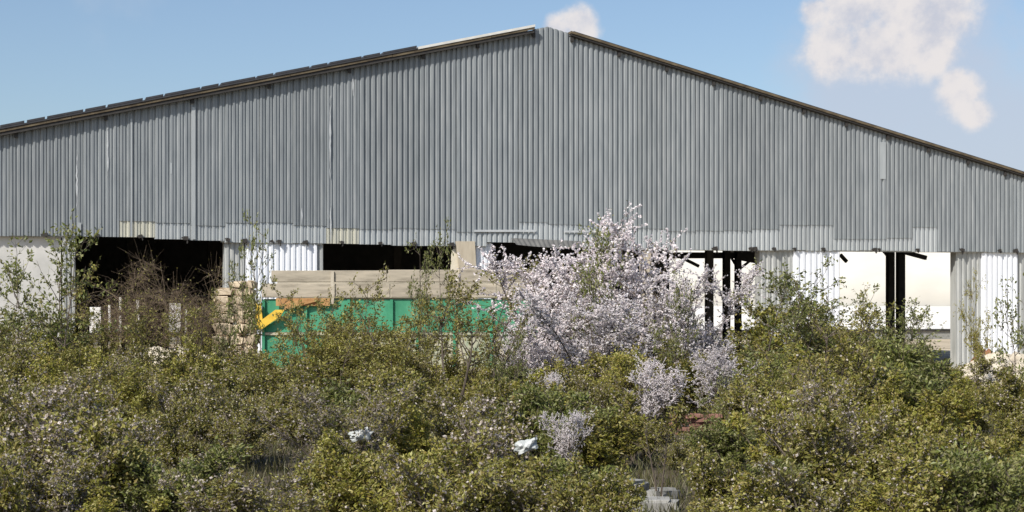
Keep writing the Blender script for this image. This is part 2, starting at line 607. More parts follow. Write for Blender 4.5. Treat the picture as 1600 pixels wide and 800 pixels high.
# left slope: purlin soffit, brown rake board, white roofing edge near the ridge and dark panels below it
rake_bar('rake_soffit', -HALF - .6, uL, -0.22, 0.02, -0.10, -0.06, M['steel_dark'])
rake_bar('rake_gap_shade', -HALF - .6, uL - .02, -0.235, -0.15, -0.15, -0.101, M['steel_dark'])  # dark strip standing in for the shaded gap under the rake board
uu = -HALF - 0.6
while uu < uL - 0.05:
    ue = min(uu + 3.1, uL)
    rake_bar('rake_board', uu + 0.006, ue - 0.006, -0.25, -0.222, -0.05 + rs.uniform(-.008, .008), 0.015, M['fascia'])
    uu = ue
rake_bar('roof_edge', -HALF - .6, uW, -0.27, 0.6, 0.03, 0.075, M['panel_dark'])
rake_bar('roof_edge', uW, uL, -0.27, 0.6, 0.024, 0.10, M['roof_edge'])
segs = [(0, 38), (42, 70), (73.5, 129.5), (133, 164.5), (168, 222), (227, 254), (257, 311), (314, 340), (344, 397), (400, 425), (429, 481), (485, 509), (513, 562), (566, 591), (596, 648)]
segs = [(-81, -47), (-43, -4)] + segs
for (a, b) in segs:
    rake_bar('roof_panel', uz(a, 120)[0], uz(b, 120)[0], -0.26, 1.3, 0.085, 0.145, M['panel_dark'])
# right slope
rake_bar('rake_soffit', uR, HALF + .6, -0.16, 0.02, -0.12, -0.085, M['steel_dark'])
uu = uR
while uu < HALF + 0.5:
    ue = min(uu + 3.4, HALF + 0.6)
    rake_bar('rake_board', uu + 0.006, ue - 0.006, -0.19, -0.162, -0.10 + rs.uniform(-.008, .008), -0.045, M['steel_dark'])
    uu = ue
rake_bar('roof_edge', uR, HALF + .6, -0.22, 0.6, -0.04, 0.03, M['fascia'])
rake_bar('roof_edge', uR + .1, HALF + .6, -0.18, 0.6, 0.034, 0.06, M['panel_dark'])
# purlin ends
pe = MB().box(-0.05, 0.05, -0.14, -0.07, -0.14, 0.0).mesh('purlin_end', M['steel_dark'])
for px in (832, 745, 660, 545, 420, 300, 165, 25, 892, 966, 1040, 1113, 1186, 1254, 1320, 1385, 1448, 1510, 1568):
    a = uz(px, 100)[0]
    o = link('purlin_end', pe, shed)
    o.location = (a, 0, rake(a) - 0.13)


# piers, panels and boards under the cladding
def pier(name, a, b, mat, ribs=None, v=0.10, ret=0.35, ztop=None):
    ua, _ = uz(a, 450, v)
    ub, _ = uz(b, 450, v)
    zt = max(uz(a, bottom_py(a), v)[1], uz(b, bottom_py(b), v)[1]) + 0.12
    if ztop:
        zt = ztop
    if ribs:
        V, Fc = corrugated(ua, ub, ribs, 'fine', 0.03, v, lambda x: 0.0, lambda x: zt)
        n = len(V)
        V += [(ua, v + ret, 0), (ua, v + ret, zt), (ub, v + ret, 0), (ub, v + ret, zt)]
        Fc += [[0, 1, n + 1, n], [n - 2, n + 2, n + 3, n - 1], [n, n + 1, n + 3, n + 2]]
        return part(name, V, Fc, mat)
    return MB().box(ua, ub, v, v + ret, 0, zt).build(name, mat, shed)


pier('plaster_wall', -340, 95, M['plaster'], v=0.14)
pier('corrugated_pier', 97, 118, M['pier_zinc'], 3, v=0.06)
pier('corrugated_pier', 350, 382, M['pier_zinc'], 4, v=0.12)
pier('white_panel', 384, 496, M['white_sheet'], 13, v=0.05, ret=0.08)
pier('corrugated_pier', 497, 505, M['pier_zinc'], 1, v=0.10)
pier('white_panel', 741, 768, M['white_sheet'], 4, v=0.12, ret=0.08)
pier('corrugated_pier', 1187, 1238, M['pier_zinc'], 6, v=0.12)
pier('white_panel', 1240, 1312, M['white_sheet'], 8, v=0.05, ret=0.08)
pier('corrugated_pier', 1494, 1532, M['pier_zinc'], 5, v=0.12)
pier('white_panel', 1534, 1590, M['white_sheet'], 7, v=0.05, ret=0.08)
pier('corrugated_pier', 1591, 1900, M['pier_zinc'], 34, v=0.12)


def board(corn, v, t, mat, name='leaning_board'):
    pts = [uz(px, py, v) for px, py in corn]
    b = MB()
    b.v = [(p[0], v, p[1]) for p in pts] + [(p[0], v + t, p[1]) for p in pts]
    n = len(pts)
    b.f = [list(range(n))[::-1], list(range(n, 2 * n))] + [[i, (i + 1) % n, n + (i + 1) % n, n + i] for i in range(n)]
    return b.build(name, mat, shed)


board([(697, 560), (706, 392), (716, 378), (740, 560)], 0.02, 0.04, M['cream_board'])
board([(712, 377), (742, 377), (752, 560), (734, 560)], -0.06, 0.04, M['ply'])
board([(1000, 392), (1018, 390), (1022, 570), (1000, 570)], 0.02, 0.04, M['ply'])

# interior: side walls, back wall with slots, steel frame
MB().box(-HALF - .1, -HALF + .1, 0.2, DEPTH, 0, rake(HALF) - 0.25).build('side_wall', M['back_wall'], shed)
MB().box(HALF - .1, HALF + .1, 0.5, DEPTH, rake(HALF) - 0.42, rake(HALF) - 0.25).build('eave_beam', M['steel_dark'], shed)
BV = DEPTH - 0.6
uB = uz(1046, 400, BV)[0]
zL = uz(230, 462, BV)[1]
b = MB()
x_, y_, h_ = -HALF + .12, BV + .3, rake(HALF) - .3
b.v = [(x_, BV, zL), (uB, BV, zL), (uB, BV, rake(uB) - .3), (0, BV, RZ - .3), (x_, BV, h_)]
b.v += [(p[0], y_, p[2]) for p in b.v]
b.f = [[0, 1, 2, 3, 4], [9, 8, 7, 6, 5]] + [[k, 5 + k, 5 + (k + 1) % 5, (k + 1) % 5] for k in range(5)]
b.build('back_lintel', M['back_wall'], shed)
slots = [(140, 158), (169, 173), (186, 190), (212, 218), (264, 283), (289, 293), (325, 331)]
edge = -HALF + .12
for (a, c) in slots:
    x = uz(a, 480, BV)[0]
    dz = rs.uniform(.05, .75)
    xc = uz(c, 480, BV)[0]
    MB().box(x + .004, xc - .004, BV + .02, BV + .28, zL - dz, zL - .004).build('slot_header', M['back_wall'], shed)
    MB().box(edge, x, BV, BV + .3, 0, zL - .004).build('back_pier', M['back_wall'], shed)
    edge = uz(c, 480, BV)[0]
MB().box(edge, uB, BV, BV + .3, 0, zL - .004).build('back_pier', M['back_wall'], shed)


def h_column(px, v, wpx, base=0.0, lean=0.0):
    uc, _ = uz(px, 480, v)
    d = (P0 + UD * uc + VD * v).y
    w = wpx / F * d
    b = MB()
    zt = rake(uc) - 0.25
    b.box(uc - w / 2, uc + w / 2, v - .11, v - .085, 0, zt)
    b.box(uc - w / 2, uc + w / 2, v + .085, v + .11, 0, zt)
    b.box(uc - .012, uc + .012, v - .085, v + .085, 0, zt)
    b.box(uc - w / 2 - .08, uc + w / 2 + .08, v - .17, v + .17, 0, .025)
    return b.build('steel_column', M['steel_dark'], shed)


for px, v, w in ((1108, 5, 11), (1135, 12, 10), (1153, 19, 9), (1391, 7, 11), (1407, 9, 12), (205, 14, 14), (330, 20, 12), (250, 26, 10), (620, 12, 12), (880, 16, 12)):
    h_column(px, v, w)


def brace(a, b, v, w, name='brace'):
    p, q = uz(*a, v), uz(*b, v)
    MB().bar((p[0], v, p[1]), (q[0], v, q[1]), w, w * .8).build(name, M['steel_dark'], shed)


brace((1140, 398), (1152, 418), 19, 0.10)
brace((1156, 420), (1184, 398), 19, 0.10)
brace((1150, 400), (1186, 407), 18, 0.30, 'roof_beam')
brace((1040, 399), (1186, 399), 20, 0.28, 'roof_beam')
brace((1056, 398), (1092, 416), 18, 0.13)
brace((1380, 392), (1390, 404), 7.2, 0.09)
brace((1410, 393), (1447, 403), 8.8, 0.17)
brace((1313, 398), (1323, 409), 9, 0.13)
# truss chords inside, seen from below as dark bars
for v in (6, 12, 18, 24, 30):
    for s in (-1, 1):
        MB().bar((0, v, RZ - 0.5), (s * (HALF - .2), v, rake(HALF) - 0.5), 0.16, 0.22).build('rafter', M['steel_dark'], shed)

# ------------------------------------------------------------------ white hall behind the shed
tent = empty('white_fabric_hall', P0 + VD * 47, TH)
tag(tent, 'long cream fabric hall with a white skirt standing behind the open shed', 'tent hall')


def t_uz(px, py):
    return uz(px, py, 47.0)


z_sk = t_uz(1450, 480)[1]
z_rl = t_uz(1450, 514)[1]
U0, U1 = -40.0, 80.0
n_u, n_t = 170, 14
V, Fc = [], []
rt = random.Random(3)
for i in range(n_u + 1):
    uu = U0 + (U1 - U0) * i / n_u
    for j in range(n_t + 1):
        t = j / n_t
        z = z_sk + 7.0 * math.sin(t * 1.35)
        vv = 0.3 + 9.0 * (1 - math.cos(t * 1.5))
        wr = 0.22 * math.sin(uu * 0.5 + t * 9) * math.sin(t * 3.1) + 0.05 * math.sin(uu * 2.3 - t * 11) + 0.10 * abs(math.sin(uu * math.pi / 5))
        V.append((uu, vv + wr * (0.5 + t), z + wr * 0.4))
for i in range(n_u):
    for j in range(n_t):
        a = i * (n_t + 1) + j
        Fc.append([a, a + n_t + 1, a + n_t + 2, a + 1])
o = link('membrane', mesh_np('membrane', V, Fc, M['tarp'], True), tent)
V, Fc = [], []
for i in range(n_u + 1):
    uu = U0 + (U1 - U0) * i / n_u
    w = 0.04 * math.sin(uu * 1.7)
    V += [(uu, w, z_rl), (uu, 0.02 + w * .4, z_sk + 0.06)]
for i in range(n_u):
    Fc.append([2 * i, 2 * i + 2, 2 * i + 3, 2 * i + 1])
link('skirt', mesh_np('skirt', V, Fc, M['tarp_white'], True), tent)
MB().box(U0, U1, -0.10, 0.12, z_rl - 0.16, z_rl - 0.004).build('base_rail', M['steel_dark'], tent)
MB().box(U0, U1, 0.0, 0.3, 0, z_rl - 0.165).build('concrete_base', M['concrete'], tent)

# ------------------------------------------------------------------ green container
CD = 40.0


def c_xz(px, py, d=CD):
    return (px - 800) / F * d, z_at(py, d)


x0, zb = c_xz(406, 578)
x1, zt = c_xz(850, 422)
cont = empty('green_container', ((x0 + x1) / 2, CD + 1.2, 0))
tag(cont, 'green steel tipper container with grey plank sideboards behind the bushes', 'container')
ox, oy = (x0 + x1) / 2, CD + 1.2


def cbox(name, a, b, ya, yb, p0, p1, mat, bevel=0):
    xa, z1 = c_xz(a, p0)
    xb, z0 = c_xz(b, p1)
    return MB().box(xa - ox, xb - ox, ya - oy, yb - oy, z0, z1).build(name, mat, cont, bevel=bevel)


cbox('body', 412, 846, CD + .06, CD + 2.34, 467, 577, M['green_worn'])
pxs = [412, 478, 545, 612, 652, 710, 768, 846]
for a, b in zip(pxs[:-1], pxs[1:]):
    cbox('upper_panel', a + 1.2, b - 1.2, CD + .025, CD + .055, 468, 519, M['green'])
    cbox('lower_panel', a + 1.2, b - 1.2, CD + .025, CD + .055, 524, 574, M['green_worn'] if a > 500 else M['green'])
for a in pxs:
    cbox('stiffener', a - 2.2, a + 2.2, CD - .05, CD + .054, 468, 574, M['green'])
cbox('middle_rail', 410, 848, CD - .03, CD + .02, 519.5, 523.5, M['green_worn'])
cbox('lower_rail', 412, 848, CD - .07, CD + .02, 575, 581, M['rail'])
for (a, b) in ((409, 522), (523, 610), (611, 708), (709, 776), (777, 850)):
    cbox('sideboard', a + .5, b - .5, CD - .06 + rs.uniform(-.015, .015), CD + .05, 443.5 + rs.uniform(-.5, .5), 465, M['plank'], 0.01)
for (a, b) in ((424, 605), (606, 716), (717, 846)):
    cbox('sideboard', a + .5, b - .5, CD - .05 + rs.uniform(-.02, .02), CD + .05, 422 + rs.uniform(-1, 1), 440.5, M['plank'], 0.01)
cbox('sideboard', 412, 846, CD + 2.30, CD + 2.40, 424, 465, M['plank'], 0.01)
for a in (520, 714, 838):
    cbox('board_post', a - 2.5, a + 2.5, CD - .11, CD - .065, 424, 475, M['rail'])
cbox('rust_band', 432, 516, CD - .10, CD - .055, 466, 478, M['rust'])


def cpoly(name, pts, y0, y1, mat):
    b = MB()
    q = [c_xz(*p) for p in pts]
    n = len(q)
    b.v = [(x - ox, y0 - oy, z) for x, z in q] + [(x - ox, y1 - oy, z) for x, z in q]
    b.f = [list(range(n))[::-1], list(range(n, 2 * n))] + [[i, (i + 1) % n, n + (i + 1) % n, n + i] for i in range(n)]
    return b.build(name, mat, cont)


cpoly('yellow_bracket', [(400, 474), (409, 474), (412, 499), (432, 484), (446, 484), (440, 494), (408, 516), (401, 514)], CD - .20, CD - .12, M['yellow'])
cpoly('rusty_bracket', [(446, 474), (497, 465), (499, 470), (446, 484)], CD - .16, CD - .105, M['rust'])
for a in (470, 690, 782):
    w = empty('wheel', (c_xz(a, 500)[0] - ox, CD + .25 - oy, 0.28))
    w.parent = cont
    b = MB()
    k = 18
    prof = [(0.17, 0.02), (0.24, 0.0), (0.28, 0.04), (0.28, 0.20), (0.24, 0.24), (0.17, 0.22)]
    for r_, y_ in prof:
        for j in range(k):
            t = 2 * math.pi * j / k
            b.v.append((r_ * math.cos(t), y_, r_ * math.sin(t)))
    for i in range(len(prof)):
        for j in range(k):
            a0, a1 = i * k + j, i * k + (j + 1) % k
            c0, c1 = ((i + 1) % len(prof)) * k + j, ((i + 1) % len(prof)) * k + (j + 1) % k
            b.f.append([a0, a1, c1, c0])
    b.build('tyre', M['rubber'], w, True)
    b = MB()
    b.tube([(0, 0.05, 0), (0, 0.07, 0), (0, 0.07, 0), (0, 0.03, 0), (0, 0.025, 0)], [0.17, 0.17, 0.06, 0.05, 0.03], 14)
    b.build('rim', M['rail'], w)
cbox('chassis', 430, 840, CD + .5, CD + 1.9, 582, 592, M['steel_dark'])

# ------------------------------------------------------------------ stone pier beside the container
rs = random.Random(11)


def rock_mesh(seed, sx, sy, sz, mat, j=0.10):
    r = random.Random(seed)
    bm = bmesh.new()
    bmesh.ops.create_cube(bm, size=1.0)
    bmesh.ops.bevel(bm, geom=bm.edges[:], offset=0.16, segments=2, affect='EDGES')
    for v in bm.verts:
        v.co.x = v.co.x * sx + r.uniform(-j, j) * sx
        v.co.y = v.co.y * sy + r.uniform(-j, j) * sy
        v.co.z = v.co.z * sz + r.uniform(-j, j) * sz * .7
    me = bpy.data.meshes.new('stone')
    bm.to_mesh(me)
    bm.free()
    me.materials.append(mat)
    return me


spx = 365
PX, PY = ground_at(spx, 41.2)
pierst = empty('stone_pier', (PX, PY, 0))
tag(pierst, 'rough pier of stacked pale yellow stones at the end of the green container', 'stone pier')
rocks = [rock_mesh(50 + k, 0.36, 0.36, 0.26, M['stone'], .17) for k in range(9)]
z = 0.0
row = 0
while z < 2.75:
    wid = 0.64 - 0.10 * (z / 2.75) + rs.uniform(-.06, .06)
    sh = rs.uniform(-.05, .05)
    cuts = sorted([0] + [min(.95, max(.05, (k + rs.uniform(.25, .75)) / 3.2)) for k in range(1, 3 if row % 2 else 4)] + [1])
    hh = rs.uniform(.17, .30)
    for dpt in (0, 1):
        for a, b_ in zip(cuts[:-1], cuts[1:]):
            if b_ - a < .08 or (z > 2.5 and a < .3):
                continue
            o = link('stone', rocks[rs.randrange(9)], pierst)
            o.location = (sh - wid + (a + b_) * wid, dpt * 0.36 + rs.uniform(-.05, .05), z + hh / 2)
            o.rotation_euler = (rs.uniform(-.06, .06), rs.uniform(-.06, .06), rs.choice([0, math.pi]) + rs.uniform(-.15, .15))
            o.scale = ((b_ - a) * 2 * wid / .36 * .98, 1, hh / .26 * rs.uniform(.95, 1.08))
    z += hh * .98
    row += 1


def mound(name, px, d, rx, ry, h, mat, seed, label, cat, group=None):
    gx, gy = ground_at(px, d)
    r = random.Random(seed)
    n, k = 26, 9
    ph = [r.uniform(0, 6.28) for _ in range(6)]
    V = [(0, 0, h)]
    Fc = []
    for j in range(1, k + 1):
        t = j / k
        for i in range(n):
            a = 2 * math.pi * i / n
            q = 1 + .16 * math.sin(2 * a + ph[0]) + .1 * math.sin(5 * a + ph[1] + t * 3)
            zz = h * (0.5 + 0.5 * math.cos(math.pi * t)) * (1 + .16 * math.sin(3 * a + ph[2] + 5 * t)) + r.uniform(-.03, .03) * h * (1 - t)
            V.append((rx * t * q * math.cos(a), ry * t * q * math.sin(a), zz if j < k else -0.03))
    for i in range(n):
        Fc.append([0, 1 + i, 1 + (i + 1) % n])
    for j in range(k - 1):
        for i in range(n):
            a, b = 1 + j * n + i, 1 + j * n + (i + 1) % n
            Fc.append([a, a + n, b + n, b])
    o = link(name, mesh_np(name, V, Fc, mat, True))
    o.location = (gx, gy, 0)
    return tag(o, label, cat, group)


mound('sand_mound', 1580, 44.6, 2.6, 1.8, 0.72, M['sand'], 1, 'pale sand heap against the white corrugated panel at the shed corner', 'mound')
mound('sand_mound', 1330, 44, 2.6, 1.8, 0.5, M['sand'], 2, 'low sandy heap between the two grey corrugated piers', 'mound')
mound('soil_heap', 1540, 45.9, 0.9, 0.6, 0.78, M['red_soil'], 4, 'small heap of reddish soil on top of the pale sand', 'mound')
mound('sand_mound', 270, 38.2, 3.6, 1.3, 1.0, M['sand'], 7, 'long pale sand bank before the dark doorway of the shed', 'mound')
mound('sand_mound', 30, 37, 2.0, 1.2, 0.5, M['sand'], 8, 'low sand heap before the plaster wall', 'mound')

# ------------------------------------------------------------------ rubble in the thicket
r2 = random.Random(21)
for (px, d, sx, sy, sz, rot, lab) in ((960, 15.4, .46, .34, .17, .2, 'rounded pale concrete lump lying left of the flat slab'),
                                      (1015, 15.3, .56, .4, .14, -.1, 'flat pale concrete slab lying in the grass gap'),
                                      (1036, 16.1, .3, .24, .15, .6, 'small pale concrete chunk behind the flat slab'),
                                      (988, 16.5, .36, .26, .19, .9, 'grey concrete chunk standing behind the concrete lump')):
    gx, gy = ground_at(px, d)
    o = link('concrete_slab', rock_mesh(int(px), sx, sy, sz, M['concrete'], .06))
    o.location = (gx, gy, sz / 2 - .01)
    o.rotation_euler = (r2.uniform(-.06, .06), r2.uniform(-.06, .06), rot)
    tag(o, lab, 'concrete slab', 'concrete lumps on the ground')
gx, gy = ground_at(1152, 25.0)
pil = empty('block_pillar', (gx, gy, 0))
tag(pil, 'short pillar of stacked grey concrete blocks among the shrubs', 'pillar')
bmsh = [rock_mesh(90 + k, .40, .30, .19, M['old_block'], .05) for k in range(3)]
for k in range(4):
    o = link('block', bmsh[k % 3], pil)
    o.location = (r2.uniform(-.02, .02), r2.uniform(-.02, .02), .095 + k * .19)
    o.rotation_euler = (0, 0, r2.uniform(-.2, .2))
bk = [rock_mesh(70 + k, .25, .12, .065, M['brick'], .03) for k in range(3)]
gx, gy = ground_at(1088, 24.6)
bp = empty('brick_pile', (gx, gy, 0))
tag(bp, 'small stack of red bricks beside the concrete block pillar', 'brick pile')
for k in range(30):
    o = link('brick', bk[k % 3], bp)
    lay = k // 6
    o.location = (-.27 + (k % 3) * .27 + r2.uniform(-.05, .05), ((k % 6) // 3) * .14 + r2.uniform(-.04, .04), .035 + lay * .068)
    o.rotation_euler = (r2.uniform(-.08, .08), r2.uniform(-.08, .08), r2.uniform(-.35, .35))


def bag(px, py, d, s, seed, label):
    r = random.Random(seed)
    bm = bmesh.new()
    bmesh.ops.create_icosphere(bm, subdivisions=3, radius=1)
    for v in bm.verts:
        c = v.co
        n = 1 + .28 * math.sin(5 * c.x + seed) * math.sin(4 * c.z + 2) + r.uniform(-.16, .16)
        v.co = Vector((c.x * n * s, c.y * n * s * .6, c.z * n * s * .55))
    me = bpy.data.meshes.new('plastic_bag')
    bm.to_mesh(me)
    bm.free()
    me.materials.append(M['bag'])
    o = link('plastic_bag', me)
    gx, gy = ground_at(px, d)
    o.location = (gx, gy, z_at(py, d))
    o.rotation_euler = (0, r.uniform(-.5, .5), 0)
    tag(o, label, 'plastic bag')


# ------------------------------------------------------------------ plants
def path(rng, p, d, length, n, wander, up):
    pts = [p]
    d = d / np.linalg.norm(d)
    for _ in range(n):
        d = d + rng.normal(0, wander, 3)
        d[2] += up
        d = d / np.linalg.norm(d)
        p = p + d * (length / n)
        pts.append(p)
    return pts, d


def leaves_mesh(name, A, D, rng, size, mat, wid=0.5, upb=0.5, follow=0.6):
    """one small folded blade per anchor"""
    n = len(A)
    ax = D * follow + rng.normal(0, 0.6, (n, 3))
    ax /= np.linalg.norm(ax, axis=1)[:, None] + 1e-9
    nr = rng.normal(0, 1, (n, 3)) + np.array([0, 0, upb])
    sd = np.cross(ax, nr)
    sd /= np.linalg.norm(sd, axis=1)[:, None] + 1e-9
    nn = np.cross(sd, ax)
    s = (size * rng.uniform(0.6, 1.25, n))[:, None]
    base = A
    tip = A + ax * s
    mid = A + ax * s * 0.45 + nn * s * 0.10
    l = mid + sd * s * wid * 0.5
    r = mid - sd * s * wid * 0.5
    V = np.stack([base, l, tip, r], 1).reshape(-1, 3)
    Fc = np.arange(4 * n).reshape(n, 4)
    return mesh_np(name, V, Fc, mat)


def flower_mesh(name, A, rng, size, mat):
    n = len(A)
    out = []
    for k in range(2):
        a = rng.normal(0, 1, (n, 3))
        a /= np.linalg.norm(a, axis=1)[:, None]
        b = np.cross(a, rng.normal(0, 1, (n, 3)))
        b /= np.linalg.norm(b, axis=1)[:, None]
        s = (size * rng.uniform(.6, 1.2, n))[:, None] * 0.5
        out.append(np.stack([A - a * s, A + b * s, A + a * s, A - b * s], 1))
    V = np.stack(out, 1).reshape(-1, 3)
    return mesh_np(name, V, np.arange(8 * n).reshape(2 * n, 4), mat)


def plant_meshes(seed, height, spread, stems, lv1, lv2, per, leaf, mat_leaf, mat_wood, up=0.12, wid=0.5, r0=0.016, start=0.15, droop=0.0, bits=0, jitter=0.02, flower=None, fper=0, tw=1.0, ragged=0.25):
    rng = np.random.default_rng(seed)
    wood = MB()
    A, D, FA = [], [], []
    for s in range(stems):
        a = rng.uniform(0, 2 * math.pi)
        tilt = rng.uniform(0.1, 1.0) * spread
        d = np.array([math.cos(a) * tilt, math.sin(a) * tilt, 1.0])
        L1 = height * rng.uniform(1 - 2 * ragged, 1.05) * (1.0 + 0.15 * tilt)
        p = np.array([math.cos(a), math.sin(a), 0]) * rng.uniform(0, 0.10) * height
        pts, dd = path(rng, p, d, L1, 7, 0.10, up * 0.3)
        wood.tube(pts, [r0 * (1 - .11 * i) for i in range(8)], 5)
        for b in range(lv1):
            t = rng.uniform(start, 1.0)
            i = min(int(t * 7), 6)
            q = pts[i] + (pts[i + 1] - pts[i]) * (t * 7 - i)
            a2 = rng.uniform(0, 2 * math.pi)
            ax = pts[i + 1] - pts[i]
            ax = ax / np.linalg.norm(ax)
            o = np.array([math.cos(a2), math.sin(a2), rng.uniform(-.2, .6)])
            L2 = height * rng.uniform(0.18, 0.42) * (1.15 - 0.6 * t)
            bp_, bd = path(rng, q, ax * 0.5 + o, L2, 4, 0.18, up - droop)
            wood.tube(bp_, [r0 * .42 * (1 - .18 * k) for k in range(5)], 4)
            for c in range(lv2):
                t2 = rng.uniform(0.2, 1.0)
                k = min(int(t2 * 4), 3)
                q2 = bp_[k] + (bp_[k + 1] - bp_[k]) * (t2 * 4 - k)
                o2 = rng.normal(0, 1, 3)
                L3 = height * rng.uniform(0.06, 0.16) * tw
                tp, td = path(rng, q2, (bp_[k + 1] - bp_[k]) / L2 * 3 + o2, L3, 2, 0.2, up - droop)
                wood.tube(tp, [r0 * .17, r0 * .13, r0 * .08], 3)
                if per:
                    m_ = max(1, int(rng.poisson(per)))
                    tt = rng.uniform(0, 1, m_)[:, None]
                    seg = np.where(tt < .5, tp[0] + (tp[1] - tp[0]) * tt * 2, tp[1] + (tp[2] - tp[1]) * (tt * 2 - 1))
                    A.append(seg + rng.normal(0, jitter, (m_, 3)))
                    D.append(np.repeat(td[None, :], m_, 0))
                if fper:
                    m_ = max(1, int(rng.poisson(fper)))
                    tt = rng.uniform(0, 1, m_)[:, None]
                    seg = np.where(tt < .5, tp[0] + (tp[1] - tp[0]) * tt * 2, tp[1] + (tp[2] - tp[1]) * (tt * 2 - 1))
                    FA.append(seg + rng.normal(0, .012, (m_, 3)))
    me_w = wood.mesh('branches', mat_wood)
    me_l = None
    zmax = max(v[2] for v in wood.v)
    if per:
        A = np.concatenate(A)
        D = np.concatenate(D)
        A[:, 2] = np.maximum(A[:, 2], 0.03)
        me_l = leaves_mesh('foliage', A, D, rng, leaf, mat_leaf, wid)
        zmax = float(np.percentile(A[:, 2], 99.5))
    me_f = None
    if fper:
        FA = np.concatenate(FA)
        me_f = flower_mesh('blossoms', FA, rng, flower, M['blossom'] if not bits else M['blossom_bit'])
        zmax = max(zmax, float(np.percentile(FA[:, 2], 99.8)))
    return {'w': me_w, 'l': me_l, 'f': me_f, 'h': zmax}


KIND = {}
# tall forms for the back rows, low and broad forms for the front rows
for pre, hh, sp, lf in (('', 1.5, .85, .058), ('low_', .95, 1.15, .050)):
    for k in range(3):
        KIND[pre + 'olive%d' % k] = plant_meshes(100 + k, hh, sp, 9, 11, 8, 10, lf * 1.08, M['leaf_olive'], M['bark'], jitter=.022, ragged=.36, fper=.12, flower=.035, bits=1, tw=1.2, up=.16)
    for k in range(2):
        KIND[pre + 'yellow%d' % k] = plant_meshes(200 + k, hh * .95, sp, 9, 11, 8, 10, lf * 1.12, M['leaf_yellow'], M['bark'], jitter=.022, ragged=.36, tw=1.2, up=.16)
    for k in range(2):
        KIND[pre + 'green%d' % k] = plant_meshes(300 + k, hh * 1.05, sp * .85, 8, 12, 8, 10, lf * 1.08, M['leaf_green'], M['bark'], jitter=.022, ragged=.36, tw=1.2, up=.18)
    for k in range(2):
        KIND[pre + 'brown%d' % k] = plant_meshes(400 + k, hh, sp, 9, 11, 8, 7.5, lf, M['leaf_brown'], M['twig'], jitter=.022, ragged=.36, tw=1.2, up=.16, fper=.35, flower=.035, bits=1)
    for k in range(2):
        KIND[pre + 'twiggy%d' % k] = plant_meshes(500 + k, hh, sp, 11, 13, 9, 3.5, lf * .85, M['leaf_brown'], M['twig'], jitter=.02, ragged=.3, fper=1.1, flower=.032, bits=1, r0=.018)
for k in range(3):
    KIND['shoot%d' % k] = plant_meshes(600 + k, 2.6, .22, 3, 14, 5, 9, .068, M['leaf_green'], M['bark'], up=.2, start=.2, jitter=.02, r0=.016, tw=.7, ragged=.12)
for k in range(3):
    KIND['wisp%d' % k] = plant_meshes(650 + k, 2.2, .40, 4, 11, 7, 10, .058, M['leaf_brown'], M['bark'], up=.12, start=.2, jitter=.02, r0=.016, tw=.8)
for k in range(2):
    KIND['stem%d' % k] = plant_meshes(680 + k, 2.0, .35, 2, 8, 5, 6, .055, M['leaf_olive'], M['bark'], up=.12, start=.45, jitter=.02, r0=.034, tw=.8, ragged=.1)
for k in range(3):
    KIND['blossom%d' % k] = plant_meshes(700 + k, 3.6, .38, 7, 16, 9, 2, .045, M['leaf_olive'], M['bark'], up=.16, start=.18, jitter=.02, fper=17, flower=.048, r0=.028, tw=.9, ragged=.2)
for k in range(2):
    KIND['dead%d' % k] = plant_meshes(800 + k, 3.2, .55, 7, 12, 11, .5, .05, M['leaf_brown'], M['deadwood'], up=.02, start=.5, droop=.03, r0=.019, tw=1.5)


def plant(kind, name, px, py_top, d, label, cat, group=None, wide=1.0, rz=None, rng=random.Random(77), lean=0.0):
    K = KIND[kind]
    h = z_at(py_top, d)
    s = h / K['h']
    gx, gy = ground_at(px, d)
    e = empty(name, (gx, gy, 0), rng.uniform(0, 6.28) if rz is None else rz)
    e.rotation_euler[1] = lean
    e.scale = (s * wide, s * wide, s)
    link('branches', K['w'], e)
    if K['l']:
        link('foliage', K['l'], e)
    if K['f']:
        link('blossoms', K['f'], e)
    tag(e, label, cat, group)
    return e


# blossoming trees
B_ = 'tall blossoming fruit tree covered in pale pink flowers beside the green container'
plant('blossom0', 'blossom_tree', 985, 335, 33, B_, 'tree', wide=1.15, rz=0.6)
plant('blossom1', 'blossom_tree', 880, 392, 33.8, 'pale pink blossoming tree overlapping the right end of the green container', 'tree', wide=1.35, rz=2.2)
plant('blossom2', 'blossom_tree', 1072, 415, 32, 'smaller blossoming tree before the dark steel columns of the open bay', 'tree', wide=1.2, rz=4.0)
plant('blossom1', 'blossom_tree', 815, 488, 31.0, 'low blossoming bush before the right end of the green container', 'shrub', wide=1.3, rz=5.0)
plant('blossom2', 'blossom_tree', 935, 455, 30.0, 'wide blossoming bush below the tall blossoming tree', 'shrub', wide=1.5, rz=1.0)
plant('blossom0', 'blossom_tree', 1120, 535, 27.0, 'low blossoming bush behind the concrete block pillar', 'shrub', wide=1.3, rz=3.0)
plant('blossom2', 'blossom_tree', 858, 580, 26.5, 'loose blossom spray under the low blossoming bush', 'shrub', wide=.9, rz=2.0)
plant('blossom0', 'blossom_tree', 1010, 560, 25.5, 'loose blossom spray under the tall blossoming tree', 'shrub', wide=1.2, rz=4.4)
plant('blossom1', 'blossom_tree', 892, 640, 18.6, 'small patch of pink blossom sunk in the middle of the thicket', 'shrub', wide=1.0, rz=3.3)
# dead branches before the dark doorway
plant('dead0', 'dead_tree', 235, 402, 40.5, 'bare dead branches spread across the dark doorway', 'dead tree', wide=1.0, rz=1.0)
plant('dead1', 'dead_tree', 190, 415, 40.8, 'lower bare dead branches beside the narrow pier', 'dead tree', wide=0.9, rz=2.4)
plant('dead1', 'dead_tree', 292, 412, 40.2, 'bare dead branches between the doorway and the stone pier', 'dead tree', wide=0.8, rz=0.3)
